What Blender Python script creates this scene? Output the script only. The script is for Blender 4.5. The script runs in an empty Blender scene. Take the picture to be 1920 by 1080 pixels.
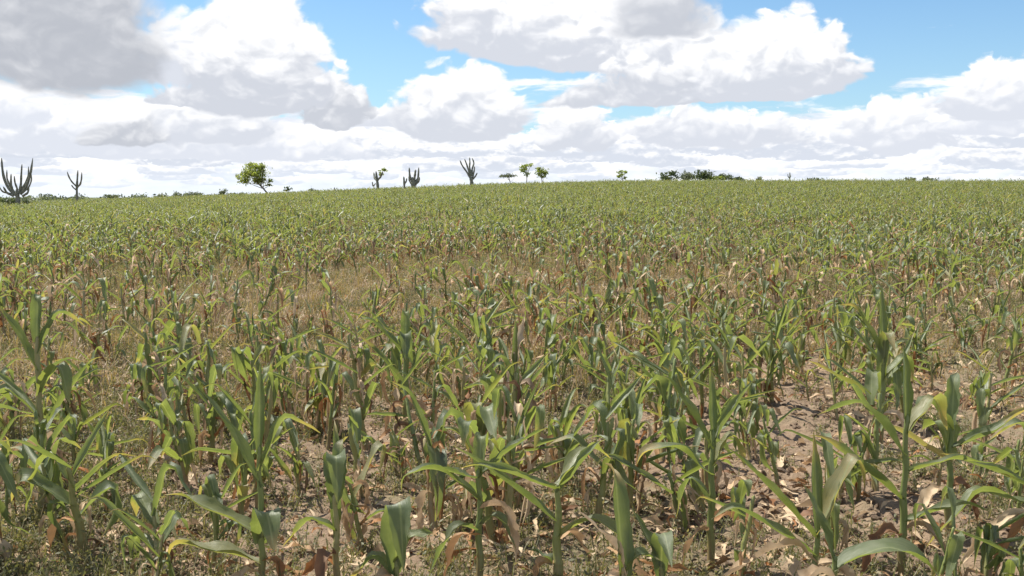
import bpy, math, random
import numpy as np
from mathutils import Vector, Matrix, Euler

rng = np.random.default_rng(7)
random.seed(7)
SC = bpy.context.scene
COL = SC.collection
PI = math.pi
R = math.radians

# ------------------------------------------------------------------ camera
CAM_H = 1.45
FPX = 1968.0                       # focal length in pixels of a 1920 wide frame
PITCH = math.atan((540 - 368) / FPX)
cam_d = bpy.data.cameras.new('camera')
cam_d.sensor_width = 36.0
cam_d.lens = 36.0 * FPX / 1920.0
cam_d.clip_start = 0.05
cam_d.clip_end = 20000.0
cam = bpy.data.objects.new('camera', cam_d)
cam.location = (0, 0, CAM_H)
cam.rotation_euler = (PI / 2 - PITCH, 0, 0)
COL.objects.link(cam)
SC.camera = cam

# ------------------------------------------------------------------ light
SUN_EL = R(60)
SUN_AZ = R(-56)                    # measured from straight ahead, negative = to the left
SUN_STRENGTH = 5.0
SKY_STRENGTH = 0.078
sun_d = bpy.data.lights.new('sun', 'SUN')
sun_d.energy = SUN_STRENGTH
sun_d.angle = R(0.55)
sun_d.color = (1.0, 0.95, 0.86)
sun = bpy.data.objects.new('sun', sun_d)
sdir = Vector((math.sin(SUN_AZ) * math.cos(SUN_EL), math.cos(SUN_AZ) * math.cos(SUN_EL), math.sin(SUN_EL)))
sun.rotation_euler = (-sdir).to_track_quat('-Z', 'Y').to_euler()
sun.location = (0, 0, 60)
COL.objects.link(sun)

vs = SC.view_settings
vs.view_transform = 'Standard'
vs.look = 'None'
vs.gamma = 1.0
vs.exposure = 0.64
vs.use_curve_mapping = False
SC.render.filter_size = 1.7


# ------------------------------------------------------------------ node helpers
class V:
    """a scalar socket (or a number) of one node tree with arithmetic"""
    def __init__(self, nt, s):
        self.nt, self.s = nt, s

    def _m(self, op, *others, clamp=False):
        n = self.nt.nodes.new('ShaderNodeMath')
        n.operation = op
        n.use_clamp = clamp
        for i, a in enumerate((self,) + others):
            a = a.s if isinstance(a, V) else a
            if isinstance(a, (int, float)):
                n.inputs[i].default_value = a
            else:
                self.nt.links.new(a, n.inputs[i])
        return V(self.nt, n.outputs[0])

    def __add__(s, o): return s._m('ADD', o)
    __radd__ = __add__
    def __sub__(s, o): return s._m('SUBTRACT', o)
    def __rsub__(s, o): return V(s.nt, float(o))._m('SUBTRACT', s)
    def __mul__(s, o): return s._m('MULTIPLY', o)
    __rmul__ = __mul__
    def __truediv__(s, o): return s._m('DIVIDE', o)
    def abs(s): return s._m('ABSOLUTE')
    def max(s, o): return s._m('MAXIMUM', o)
    def min(s, o): return s._m('MINIMUM', o)
    def pow(s, o): return s._m('POWER', o)
    def sqrt(s): return s._m('SQRT')
    def fract(s): return s._m('FRACT')
    def clamp(s): return s._m('ADD', 0.0, clamp=True)

    def smooth(s, a, b, lo=0.0, hi=1.0, kind='SMOOTHSTEP'):
        n = s.nt.nodes.new('ShaderNodeMapRange')
        n.interpolation_type = kind
        n.inputs['From Min'].default_value = a
        n.inputs['From Max'].default_value = b
        n.inputs['To Min'].default_value = lo
        n.inputs['To Max'].default_value = hi
        s.nt.links.new(s.s, n.inputs['Value'])
        return V(s.nt, n.outputs[0])


def feed(nt, v, inp):
    if isinstance(v, V):
        v = v.s
    if isinstance(v, bpy.types.NodeSocket):
        nt.links.new(v, inp)
    elif isinstance(v, (int, float)):
        inp.default_value = v
    else:
        v = tuple(v)
        if len(inp.default_value) == 4 and len(v) == 3:
            v = v + (1.0,)
        inp.default_value = v


def mixc(nt, fac, a, b, mode='MIX'):
    n = nt.nodes.new('ShaderNodeMix')
    n.data_type = 'RGBA'
    n.blend_type = mode
    feed(nt, fac, n.inputs[0])
    feed(nt, a, n.inputs[6])
    feed(nt, b, n.inputs[7])
    return n.outputs[2]


def noise(nt, vec, scale, detail=4, rough=0.55, dist=0.0, lac=2.0):
    n = nt.nodes.new('ShaderNodeTexNoise')
    n.inputs['Scale'].default_value = scale
    n.inputs['Detail'].default_value = detail
    n.inputs['Roughness'].default_value = rough
    n.inputs['Distortion'].default_value = dist
    n.inputs['Lacunarity'].default_value = lac
    if vec is not None:
        nt.links.new(vec, n.inputs['Vector'])
    return V(nt, n.outputs[0]), n.outputs[1]


def comb(nt, x, y, z):
    n = nt.nodes.new('ShaderNodeCombineXYZ')
    for i, a in enumerate((x, y, z)):
        feed(nt, a, n.inputs[i])
    return n.outputs[0]


def ramp(nt, fac, stops, kind='LINEAR'):
    n = nt.nodes.new('ShaderNodeValToRGB')
    n.color_ramp.interpolation = kind
    el = n.color_ramp.elements
    while len(el) < len(stops):
        el.new(0.5)
    for e, (p, c) in zip(el, stops):
        e.position = p
        e.color = tuple(c) + (1.0,) if len(c) == 3 else c
    feed(nt, fac, n.inputs[0])
    return n.outputs[0]


# ------------------------------------------------------------------ sky
def px_ray(px, py):
    """unit direction of a pixel of the 1920x1080 photograph"""
    cx, cy = (px - 960) / FPX, (540 - py) / FPX
    d = Vector((cx, math.cos(PITCH) + cy * math.sin(PITCH), -math.sin(PITCH) + cy * math.cos(PITCH)))
    return d.normalized()


def px_azel(px, py):
    d = px_ray(px, py)
    return math.atan2(d.x, d.y), math.asin(d.z)


def build_world():
    w = bpy.data.worlds.new('World')
    SC.world = w
    w.use_nodes = True
    nt = w.node_tree
    nt.nodes.clear()
    out = nt.nodes.new('ShaderNodeOutputWorld')
    bg = nt.nodes.new('ShaderNodeBackground')
    bg.inputs['Strength'].default_value = SKY_STRENGTH
    nt.links.new(bg.outputs[0], out.inputs[0])
    sky = nt.nodes.new('ShaderNodeTexSky')
    sky.sky_type = 'NISHITA'
    sky.sun_disc = False
    sky.sun_elevation = SUN_EL
    sky.sun_rotation = SUN_AZ
    sky.air_density = 1.0
    sky.dust_density = 0.4
    sky.ozone_density = 2.0
    tc = nt.nodes.new('ShaderNodeTexCoord')
    sep = nt.nodes.new('ShaderNodeSeparateXYZ')
    nt.links.new(tc.outputs['Generated'], sep.inputs[0])
    X, Y, Z = (V(nt, sep.outputs[i]) for i in range(3))
    az = X._m('ARCTAN2', Y)
    el = Z.max(-1.0).min(1.0)._m('ARCSINE')
    # noises live on the sphere direction with the height stretched, so clouds look flatter low down
    P0 = comb(nt, az, el * 1.35, 0.37)
    _, wc = noise(nt, P0, 14, 4, 0.55)
    ws = nt.nodes.new('ShaderNodeSeparateColor')
    nt.links.new(wc, ws.inputs[0])
    wx, wy = V(nt, ws.outputs[0]) - 0.5, V(nt, ws.outputs[1]) - 0.5
    a2 = az + wx * 0.055
    e2 = el + wy * 0.034
    P1 = comb(nt, a2, e2 * 1.4, 1.1)
    puff, _ = noise(nt, P1, 30, 7, 0.60)
    eps = 0.006
    P2 = comb(nt, a2 - 0.5 * eps, (e2 + eps) * 1.4, 1.1)
    puff2, _ = noise(nt, P2, 30, 4, 0.52)
    puff3, _ = noise(nt, P1, 30, 4, 0.52)
    # billows: rounded cells for the cauliflower heads
    def vor(p):
        n = nt.nodes.new('ShaderNodeTexVoronoi')
        n.feature = 'SMOOTH_F1'
        n.inputs['Scale'].default_value = 34
        n.inputs['Smoothness'].default_value = 0.55
        n.inputs['Detail'].default_value = 2.0
        n.inputs['Roughness'].default_value = 0.5
        nt.links.new(p, n.inputs['Vector'])
        return V(nt, n.outputs['Distance'])
    bil = 0.5 - vor(P1)
    bil2 = 0.5 - vor(P2)
    relief = (puff3 - puff2) * 3.2 + (bil - bil2) * 1.1        # lit from above
    shape = (puff - 0.5) * 1.25 + (bil - 0.12) * 0.75

    white = (9.3, 9.3, 9.4)
    soft_n, _ = noise(nt, comb(nt, a2, e2 * 1.6, 7.3), 16, 3, 0.5)      # slow swells of light and shade
    blue = mixc(nt, 1.0, sky.outputs[0], (0.84, 1.06, 1.20), 'MULTIPLY')
    pale = el.smooth(0.0, 0.22, 1.0, 0.0)
    col = mixc(nt, pale * 0.22, blue, (5.2, 7.2, 9.0))

    # broken cloud at all heights beyond the big heaps in view
    P3 = comb(nt, az * 0.75, el * 1.5, 4.2)
    g1, _ = noise(nt, P3, 6.5, 7, 0.56, 0.25)
    inview = az.abs().smooth(0.46, 0.62, 1.0, 0.0) * el.smooth(0.20, 0.30, 1.0, 0.0)
    gm = g1.smooth(0.50, 0.60)
    gsh = (relief * 0.3 + (g1 - 0.62) * -2.6 + 0.72).clamp()
    gcol = mixc(nt, gsh, (4.0, 4.3, 4.9), white)
    col = mixc(nt, gm * (1.0 - inview), col, gcol)

    # low banks: rows of flat cloud one behind another down to the horizon
    P4 = comb(nt, az + wx * 0.03, el + wy * 0.012, 2.7)

    def streak(sx, sy, det):
        mp = nt.nodes.new('ShaderNodeMapping')
        mp.inputs['Scale'].default_value = (sx, sy, 1)
        nt.links.new(P4, mp.inputs[0])
        return noise(nt, mp.outputs[0], 1.0, det, 0.58)[0]
    b1 = streak(9, 42, 6)
    b2 = streak(17, 75, 5)
    bank_m = (b1 + el.smooth(0.02, 0.15, 0.26, -0.26)).smooth(0.44, 0.56)
    bank_s = ((b2 - 0.5) * 3.2 + (b1 - 0.5) * 1.4 + relief * 0.30 + 0.58).clamp()
    bank_c = mixc(nt, bank_s, (6.7, 7.05, 7.9), (9.6, 9.6, 9.6))
    col = mixc(nt, bank_m * el.smooth(-0.02, 0.0), col, bank_c)
    col = mixc(nt, el.smooth(0.0, 0.045, 0.45, 0.0), col, (7.0, 7.9, 9.0))

    # rows of small flat based heaps, the farther the lower and smaller
    P5 = comb(nt, az + wx * 0.012, (el + wy * 0.006) * 2.0, 9.1)
    fine, _ = noise(nt, P5, 62, 6, 0.62)
    P6 = comb(nt, az + wx * 0.012 - 0.001, (el + wy * 0.006 + 0.004) * 2.0, 9.1)
    fine2, _ = noise(nt, P6, 62, 3, 0.5)
    fine3, _ = noise(nt, P5, 62, 3, 0.5)
    frel = (fine3 - fine2) * 2.6
    for (py, cw, ch, dark, off) in ((345, .075, .0080, .28, .3), (332, .100, .0115, .34, .7), (317, .120, .0150, .36, .1), (300, .150, .0190, .42, .5),
                                    (284, .170, .0240, .40, .9), (266, .200, .0300, .42, .35)):
        ce = px_azel(960, py)[1]
        t = az * (1.0 / cw) + off
        cell = t._m('FLOOR')
        wn = nt.nodes.new('ShaderNodeTexWhiteNoise')
        wn.noise_dimensions = '2D'
        nt.links.new(comb(nt, cell, py * 0.37, 0.0), wn.inputs['Vector'])
        wsp = nt.nodes.new('ShaderNodeSeparateColor')
        nt.links.new(wn.outputs['Color'], wsp.inputs[0])
        r1, r2, r3 = (V(nt, wsp.outputs[i]) for i in range(3))
        qx = (t.fract() - 0.5 + (r1 - 0.5) * 0.22 + wx * 0.10) / (r2 * 0.14 + 0.26)
        qy = (el + wy * 0.007 - ce - (r3 - 0.5) * ch * 0.6) / ((r1 * 0.7 + 0.65) * ch)
        rr = (qx * qx + (lambda q: q * q)(qy.max(qy * -4.0))).sqrt()
        f = 1.0 - rr + (fine - 0.5) * 1.7
        m = f.smooth(0.0, 0.16)
        lit = (qy * 1.5 + (fine - 0.5) * 1.6 + frel * 0.8 + 0.08).smooth(-0.1, 1.0)
        g = 1.0 / (1.0 + 0.62 * dark)
        col = mixc(nt, m, col, mixc(nt, lit, (7.5 * g, 8.0 * g, 9.0 * g), (9.1, 9.1, 9.2)))
    # thin milk over the lowest of them
    col = mixc(nt, el.smooth(0.0, 0.035, 0.40, 0.0), col, (7.4, 8.1, 9.0))

    # the single heaps, far (low) to near (high):
    # centre x, base y, half width, height (photo px), darkness, edge softness, tilt, share of the height in shade
    heaps = [
        (340, 285, 480, 100, 0.25, .30, 0.0, .30),
        (1080, 262, 105, 92, 0.45, .16, 0.0, .36),
        (130, 262, 200, 92, 0.25, .25, 0.0, .40),
        (400, 250, 190, 95, 0.42, .30, 0.0, .45),
        (235, 262, 105, 75, 0.95, .40, 0.10, .80),
        (20, 215, 95, 88, 0.20, .22, 0.0, .30),
        (660, 232, 170, 50, 0.35, .30, 0.0, .45),
        (1340, 258, 250, 92, 0.38, .30, 0.0, .45),
        (1680, 262, 140, 95, 0.30, .14, 0.0, .40),
        (1900, 240, 200, 70, 0.25, .25, 0.0, .40),
        (625, 220, 100, 120, 0.80, .18, 0.0, .55),
        (865, 240, 158, 145, 0.48, .14, 0.0, .45),
        (1905, 205, 172, 118, 0.32, .12, 0.0, .42),
        (345, 190, 105, 58, 0.60, .30, 0.0, .70),
        (345, 140, 130, 150, 0.35, .40, 0.0, .50),
        (478, 170, 168, 260, 0.62, .16, 0.0, .36),
        (1050, 104, 330, 175, 0.50, .20, -0.24, .45),
        (1330, 150, 260, 150, 0.50, .30, 0.10, .60),
        (1300, 180, 345, 105, 0.62, .22, 0.12, .65),
        (1450, 160, 195, 158, 0.50, .12, 0.10, .40),
        (110, 114, 235, 330, 1.35, .50, -0.02, 1.9),
        (1240, 50, 140, 150, 0.9, .60, 0.05, 1.6),
    ]
    for (hx, hb, hw, hh, dark, soft, tilt, shd) in heaps:
        ca, ce = px_azel(hx, hb)
        sx, sy = hw / FPX, hh / FPX
        qx = (az - ca + wx * 0.016) * (1.0 / sx)
        qy = (el + wy * 0.012 - ce - qx * (tilt * sy)) * (1.0 / sy)
        # dome above the base, quickly cut off below it
        qyy = qy.max(qy * (-0.14 / sy if sy < .05 else -4.5))
        rr = (qx * qx + qyy * qyy).sqrt()
        amp = min(0.75, 0.030 / min(sx, sy))
        f = 1.0 - rr + shape * amp
        m = f.smooth(0.0, 0.04 + soft * .65)
        kd = 0.35 if shd > 1.2 else 1.0
        lit = qy * (1.0 / (shd * .85)) + (soft_n - 0.5) * 1.1 + ((puff - 0.5) * 0.7 + (bil - 0.12) * 0.6 + relief * 0.6) * kd + (0.02 if kd == 1 else -.1)
        lit = lit.smooth(-0.35, 1.2)
        top = (relief * 1.0 + (soft_n - 0.5) * 0.7).smooth(-0.55, 0.20)
        g = 1.0 / (1.0 + 0.50 * dark)
        grey = (7.2 * g, 7.55 * g, 8.35 * g)
        half = tuple(0.25 * c + 0.75 * 9.1 for c in grey)
        cc = mixc(nt, lit, grey, mixc(nt, top, half, white))
        col = mixc(nt, m, col, cc)
    nt.links.new(col, bg.inputs['Color'])
    w.cycles.sampling_method = 'MANUAL'
    w.cycles.sample_map_resolution = 512


build_world()


# ------------------------------------------------------------------ numeric noise and terrain
def _h(ix, iy, s):
    n = (ix.astype(np.int64) * 374761393 + iy.astype(np.int64) * 668265263 + s * 974711) & 0x7fffffff
    n = ((n ^ (n >> 13)) * 1274126177) & 0x7fffffff
    n = (n ^ (n >> 16)) & 0xffff
    return n / 65535.0


def vnoise(x, y, s=0):
    ix, iy = np.floor(x), np.floor(y)
    fx, fy = x - ix, y - iy
    fx, fy = fx * fx * (3 - 2 * fx), fy * fy * (3 - 2 * fy)
    ix, iy = ix.astype(np.int64), iy.astype(np.int64)
    a, b = _h(ix, iy, s), _h(ix + 1, iy, s)
    c, d = _h(ix, iy + 1, s), _h(ix + 1, iy + 1, s)
    return (a * (1 - fx) + b * fx) * (1 - fy) + (c * (1 - fx) + d * fx) * fy


def fbm(x, y, o=4, s=0, rough=0.5):
    t, amp, tot = 0, 1.0, 0
    for i in range(o):
        t = t + amp * vnoise(x * 2 ** i + 17.3 * i, y * 2 ** i - 9.1 * i, s + i)
        tot += amp
        amp *= rough
    return t / tot


RC = 130.0                                        # distance of the crest of the field
CREST = [(-700, 385), (0, 382), (60, 380), (150, 377), (300, 372), (500, 363), (700, 354), (880, 347), (1000, 343), (1120, 340),
         (1250, 338.5), (1600, 338), (1920, 339), (2600, 341)]
_ca, _cz = [], []
for (_px, _py) in CREST:
    d = px_ray(_px, _py)
    _ca.append(math.atan2(d.x, d.y))
    _cz.append(CAM_H + d.z / math.hypot(d.x, d.y) * RC - 0.52)


def sstep(a, b, x):
    t = np.clip((x - a) / (b - a), 0, 1)
    return t * t * (3 - 2 * t)


def terrain(x, y):
    x, y = np.asarray(x, float), np.asarray(y, float)
    r = np.hypot(x, y)
    a = np.arctan2(x, y)
    zc = np.interp(a, _ca, _cz)
    back = sstep(0.9, 2.2, np.abs(a))
    zc = zc * (1 - back)
    t = np.minimum(r / RC, 1.0)
    z = zc * t ** 1.6
    q = sstep(RC - 6, 460, r)
    z = z * (1 - q) - 5.0 * q
    z = z + (fbm(x / 9.0, y / 9.0, 2, 5) - 0.5) * 0.22 * sstep(4, 20, r) * (1 - 0.6 * sstep(60, 120, r))
    return z


def micro(x, y):
    """clods and small hollows of the dry soil near the camera"""
    r = np.hypot(x, y)
    k = 1 - sstep(14, 30, r)
    n = fbm(x * 3.1, y * 3.1, 3, 21) - 0.5
    m = fbm(x * 11.0, y * 11.0, 3, 31, 0.6) - 0.5
    return k * (n * 0.07 + np.maximum(m, -0.12) * 0.075)


def ground_z(x, y):
    return terrain(x, y) + micro(x, y)


def at(px, py):
    """point on the ground seen at a pixel of the photograph"""
    d = px_ray(px, py)
    lo = 1.5
    t = lo
    while t < 600:
        p = Vector((0, 0, CAM_H)) + d * t
        if p.z <= float(terrain(p.x, p.y)):
            break
        t += 0.01 + 0.002 * t
    return p.x, p.y, t


def at_depth(px, py, dist):
    d = px_ray(px, py)
    k = dist / math.hypot(d.x, d.y)
    return d.x * k, d.y * k, CAM_H + d.z * k


# ------------------------------------------------------------------ materials
def new_mat(name):
    m = bpy.data.materials.new(name)
    m.use_nodes = True
    nt = m.node_tree
    nt.nodes.clear()
    out = nt.nodes.new('ShaderNodeOutputMaterial')
    return m, nt, out


def bsdf(nt, col, rough=0.6, spec=0.4, normal=None):
    b = nt.nodes.new('ShaderNodeBsdfPrincipled')
    feed(nt, col, b.inputs['Base Color'])
    feed(nt, rough, b.inputs['Roughness'])
    b.inputs['Specular IOR Level'].default_value = spec
    if normal is not None:
        nt.links.new(normal, b.inputs['Normal'])
    return b


def bump(nt, h, strength=0.3, dist=0.01):
    b = nt.nodes.new('ShaderNodeBump')
    b.inputs['Strength'].default_value = strength
    b.inputs['Distance'].default_value = dist
    feed(nt, h, b.inputs['Height'])
    return b.outputs[0]


def rnd_value(nt):
    oi = nt.nodes.new('ShaderNodeObjectInfo')
    at_ = nt.nodes.new('ShaderNodeAttribute')
    at_.attribute_name = 'tint'
    return (V(nt, oi.outputs['Random']) + V(nt, at_.outputs['Fac'])).fract()


def leaf_material():
    m, nt, out = new_mat('corn_leaf_green')
    rnd = rnd_value(nt)
    uv = nt.nodes.new('ShaderNodeUVMap')
    uv.uv_map = 'UVMap'
    sp = nt.nodes.new('ShaderNodeSeparateXYZ')
    nt.links.new(uv.outputs[0], sp.inputs[0])
    u, v = V(nt, sp.outputs[0]), V(nt, sp.outputs[1])
    geo = nt.nodes.new('ShaderNodeNewGeometry')
    tc = nt.nodes.new('ShaderNodeTexCoord')
    n1, _ = noise(nt, tc.outputs['Object'], 14, 4, 0.6)
    base = ramp(nt, rnd, [(0.0, (0.076, 0.106, 0.058)), (0.3, (0.086, 0.118, 0.053)), (0.6, (0.104, 0.136, 0.046)),
                          (0.86, (0.135, 0.160, 0.045)), (0.95, (0.24, 0.21, 0.07)), (1.0, (0.42, 0.30, 0.15))])
    base = mixc(nt, n1.smooth(0.35, 0.7, 0, 0.5), base, (0.215, 0.230, 0.155))
    # scorched tips and edges
    sc = (u + (n1 - 0.5) * 0.5 + (rnd * 7.3).fract() * 0.35).smooth(0.94, 1.16)
    base = mixc(nt, sc, base, (0.40, 0.28, 0.13))
    # pale midrib
    mid = (v - 0.5).abs().smooth(0.0, 0.08, 0.85, 0.0)
    base = mixc(nt, mid, base, (0.30, 0.33, 0.17))
    base = mixc(nt, V(nt, geo.outputs['Backfacing']) * 0.30, base, (0.20, 0.235, 0.14))
    stripes, _ = noise(nt, comb(nt, u * 3, v * 55, 0.0), 1.0, 2, 0.5)
    base = mixc(nt, stripes.smooth(0.35, 0.65, 0.30, 0.0), base, (0.050, 0.070, 0.028))
    nrm = bump(nt, stripes * 0.6 + n1 * 1.2, 0.5, 0.004)
    b = bsdf(nt, base, n1.smooth(0.3, 0.7, 0.40, 0.56), 0.6, nrm)
    tr = nt.nodes.new('ShaderNodeBsdfTranslucent')
    tcol = mixc(nt, 0.55, mixc(nt, 1.0, base, (2.9, 2.8, 1.2), 'MULTIPLY'), (0.31, 0.37, 0.065))
    nt.links.new(tcol, tr.inputs[0])
    mx = nt.nodes.new('ShaderNodeMixShader')
    mx.inputs[0].default_value = 0.38
    nt.links.new(b.outputs[0], mx.inputs[1])
    nt.links.new(tr.outputs[0], mx.inputs[2])
    nt.links.new(mx.outputs[0], out.inputs[0])
    return m


def dry_material():
    m, nt, out = new_mat('corn_leaf_dry')
    rnd = rnd_value(nt)
    tc = nt.nodes.new('ShaderNodeTexCoord')
    n1, _ = noise(nt, tc.outputs['Object'], 18, 4, 0.65)
    base = ramp(nt, rnd, [(0.0, (0.64, 0.50, 0.33)), (0.45, (0.58, 0.42, 0.26)), (0.66, (0.46, 0.28, 0.14)),
                          (0.82, (0.33, 0.14, 0.045)), (0.92, (0.18, 0.10, 0.06)), (1.0, (0.55, 0.42, 0.27))])
    base = mixc(nt, n1.smooth(0.4, 0.8, 0, 0.6), base, (0.27, 0.17, 0.09))
    b = bsdf(nt, base, 0.65, 0.3)
    tr = nt.nodes.new('ShaderNodeBsdfTranslucent')
    nt.links.new(base, tr.inputs[0])
    mx = nt.nodes.new('ShaderNodeMixShader')
    mx.inputs[0].default_value = 0.25
    nt.links.new(b.outputs[0], mx.inputs[1])
    nt.links.new(tr.outputs[0], mx.inputs[2])
    nt.links.new(mx.outputs[0], out.inputs[0])
    return m


def stalk_material():
    m, nt, out = new_mat('corn_stalk')
    rnd = rnd_value(nt)
    tc = nt.nodes.new('ShaderNodeTexCoord')
    sp = nt.nodes.new('ShaderNodeSeparateXYZ')
    nt.links.new(tc.outputs['Object'], sp.inputs[0])
    z = V(nt, sp.outputs[2])
    st, _ = noise(nt, comb(nt, V(nt, sp.outputs[0]) * 90, V(nt, sp.outputs[1]) * 90, z * 6), 1.0, 3, 0.6)
    base = ramp(nt, rnd, [(0.0, (0.14, 0.18, 0.05)), (0.4, (0.19, 0.22, 0.06)), (0.7, (0.27, 0.26, 0.09)), (1.0, (0.36, 0.28, 0.14))])
    low = (z + (st - 0.5) * 0.12).smooth(0.02, 0.20, 0.8, 0.0)
    base = mixc(nt, low, base, (0.25, 0.16, 0.085))
    base = mixc(nt, st.smooth(0.4, 0.7, 0, 0.4), base, (0.28, 0.29, 0.12))
    b = bsdf(nt, base, 0.45, 0.45, bump(nt, st, 0.4, 0.003))
    nt.links.new(b.outputs[0], out.inputs[0])
    return m


def soil_material():
    m, nt, out = new_mat('dry_soil')
    tc = nt.nodes.new('ShaderNodeTexCoord')
    P = tc.outputs['Object']
    n1, _ = noise(nt, P, 0.35, 5, 0.6)
    n2, _ = noise(nt, P, 4.0, 5, 0.65)
    n3, _ = noise(nt, P, 26.0, 5, 0.65)
    base = mixc(nt, n2.smooth(0.3, 0.7), (0.165, 0.114, 0.074), (0.260, 0.184, 0.124))
    base = mixc(nt, n3.smooth(0.35, 0.75, 0, 0.6), base, (0.33, 0.245, 0.170))
    base = mixc(nt, n3.smooth(0.30, 0.45, 0.5, 0.0), base, (0.12, 0.085, 0.06))
    # fine weed film and, far off, grass beyond the crop
    base = mixc(nt, (n1 * 0.6 + n2 * 0.4).smooth(0.47, 0.62, 0, 0.55), base, (0.130, 0.135, 0.065))
    sp = nt.nodes.new('ShaderNodeSeparateXYZ')
    nt.links.new(P, sp.inputs[0])
    r = (V(nt, sp.outputs[0]).pow(2.0) + V(nt, sp.outputs[1]).pow(2.0)).sqrt()
    base = mixc(nt, r.smooth(140, 175), base, mixc(nt, n1, (0.085, 0.110, 0.040), (0.14, 0.15, 0.06)))
    nrm = bump(nt, n3 + n2 * 0.8, 0.9, 0.03)
    b = bsdf(nt, base, 0.95, 0.15, nrm)
    nt.links.new(b.outputs[0], out.inputs[0])
    return m


def clod_material():
    m, nt, out = new_mat('soil_clod')
    rnd = rnd_value(nt)
    tc = nt.nodes.new('ShaderNodeTexCoord')
    n3, _ = noise(nt, tc.outputs['Object'], 30.0, 4, 0.65)
    base = ramp(nt, rnd, [(0, (0.20, 0.142, 0.096)), (0.6, (0.29, 0.21, 0.147)), (1.0, (0.37, 0.28, 0.20))])
    base = mixc(nt, n3.smooth(0.35, 0.7, 0, 0.5), base, (0.15, 0.105, 0.075))
    b = bsdf(nt, base, 0.95, 0.15, bump(nt, n3, 0.8, 0.02))
    nt.links.new(b.outputs[0], out.inputs[0])
    return m


def foliage_material(name, c0, c1, c2, trans=0.3):
    m, nt, out = new_mat(name)
    at_ = nt.nodes.new('ShaderNodeAttribute')
    at_.attribute_name = 'tint'
    oi = nt.nodes.new('ShaderNodeObjectInfo')
    t = (V(nt, at_.outputs['Fac']) * 0.75 + V(nt, oi.outputs['Random']) * 0.25)
    base = ramp(nt, t, [(0, c0), (0.5, c1), (1, c2)])
    b = bsdf(nt, base, 0.55, 0.35)
    tr = nt.nodes.new('ShaderNodeBsdfTranslucent')
    nt.links.new(mixc(nt, 1.0, base, (1.7, 1.8, 0.9), 'MULTIPLY'), tr.inputs[0])
    mx = nt.nodes.new('ShaderNodeMixShader')
    mx.inputs[0].default_value = trans
    nt.links.new(b.outputs[0], mx.inputs[1])
    nt.links.new(tr.outputs[0], mx.inputs[2])
    nt.links.new(mx.outputs[0], out.inputs[0])
    return m


def plain_material(name, ca, cb, scale=6.0, rough=0.85, bs=0.5):
    m, nt, out = new_mat(name)
    tc = nt.nodes.new('ShaderNodeTexCoord')
    n1, _ = noise(nt, tc.outputs['Object'], scale, 5, 0.65)
    b = bsdf(nt, mixc(nt, n1.smooth(0.3, 0.7), ca, cb), rough, 0.25, bump(nt, n1, bs, 0.03))
    nt.links.new(b.outputs[0], out.inputs[0])
    return m


M_LEAF, M_DRY, M_STALK = leaf_material(), dry_material(), stalk_material()
M_SOIL, M_CLOD = soil_material(), clod_material()
M_WEED = foliage_material('weed_green', (0.110, 0.115, 0.060), (0.165, 0.160, 0.080), (0.34, 0.27, 0.16), 0.3)
M_TREE = foliage_material('tree_leaves', (0.15, 0.18, 0.055), (0.22, 0.25, 0.075), (0.30, 0.315, 0.11), 0.48)
M_BUSH = foliage_material('dark_bush_leaves', (0.060, 0.080, 0.040), (0.092, 0.115, 0.056), (0.135, 0.150, 0.075), 0.25)
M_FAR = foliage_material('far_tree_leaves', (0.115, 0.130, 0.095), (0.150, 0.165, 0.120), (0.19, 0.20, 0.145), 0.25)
M_BARK = plain_material('bark', (0.10, 0.08, 0.06), (0.20, 0.165, 0.13), 9)
M_CACTUS = plain_material('cactus_skin', (0.13, 0.14, 0.105), (0.29, 0.29, 0.225), 5, 0.75, 0.3)


# ------------------------------------------------------------------ object helpers
def mesh_from(name, verts, faces, mats, uv=None, tint=None, mi=None, smooth=True):
    """verts (N,3); faces: list/array of tris or quads; uv per vertex; tint per vertex"""
    me = bpy.data.meshes.new(name)
    verts = np.asarray(verts, np.float32)
    if isinstance(faces, np.ndarray):
        k = faces.shape[1]
        nf = len(faces)
        me.vertices.add(len(verts))
        me.vertices.foreach_set('co', verts.ravel())
        me.loops.add(nf * k)
        me.loops.foreach_set('vertex_index', faces.astype(np.int32).ravel())
        me.polygons.add(nf)
        me.polygons.foreach_set('loop_start', np.arange(0, nf * k, k, dtype=np.int32))
        me.update(calc_edges=True)
    else:
        me.from_pydata([tuple(map(float, v)) for v in verts], [], [tuple(map(int, f)) for f in faces])
        me.update()
    for m in (mats if isinstance(mats, (list, tuple)) else [mats]):
        me.materials.append(m)
    nl = len(me.loops)
    li = np.empty(nl, np.int32)
    me.loops.foreach_get('vertex_index', li)
    if uv is not None:
        l = me.uv_layers.new(name='UVMap')
        l.data.foreach_set('uv', np.asarray(uv, np.float32)[li].ravel())
    if tint is not None:
        a = me.attributes.new('tint', 'FLOAT', 'POINT')
        a.data.foreach_set('value', np.asarray(tint, np.float32))
    if mi is not None:
        me.polygons.foreach_set('material_index', np.asarray(mi, np.int32))
    if smooth:
        me.polygons.foreach_set('use_smooth', np.ones(len(me.polygons), bool))
    me.validate()
    return me


def link(name, me, parent=None, loc=(0, 0, 0), rot=(0, 0, 0), scl=(1, 1, 1)):
    o = bpy.data.objects.new(name, me)
    o.location, o.rotation_euler, o.scale = loc, rot, scl
    COL.objects.link(o)
    if parent is not None:
        o.parent = parent
    return o


def tag(o, label=None, cat=None, group=None, kind=None):
    for k, v in (('label', label), ('category', cat), ('group', group), ('kind', kind)):
        if v:
            o[k] = v
    return o


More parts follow.
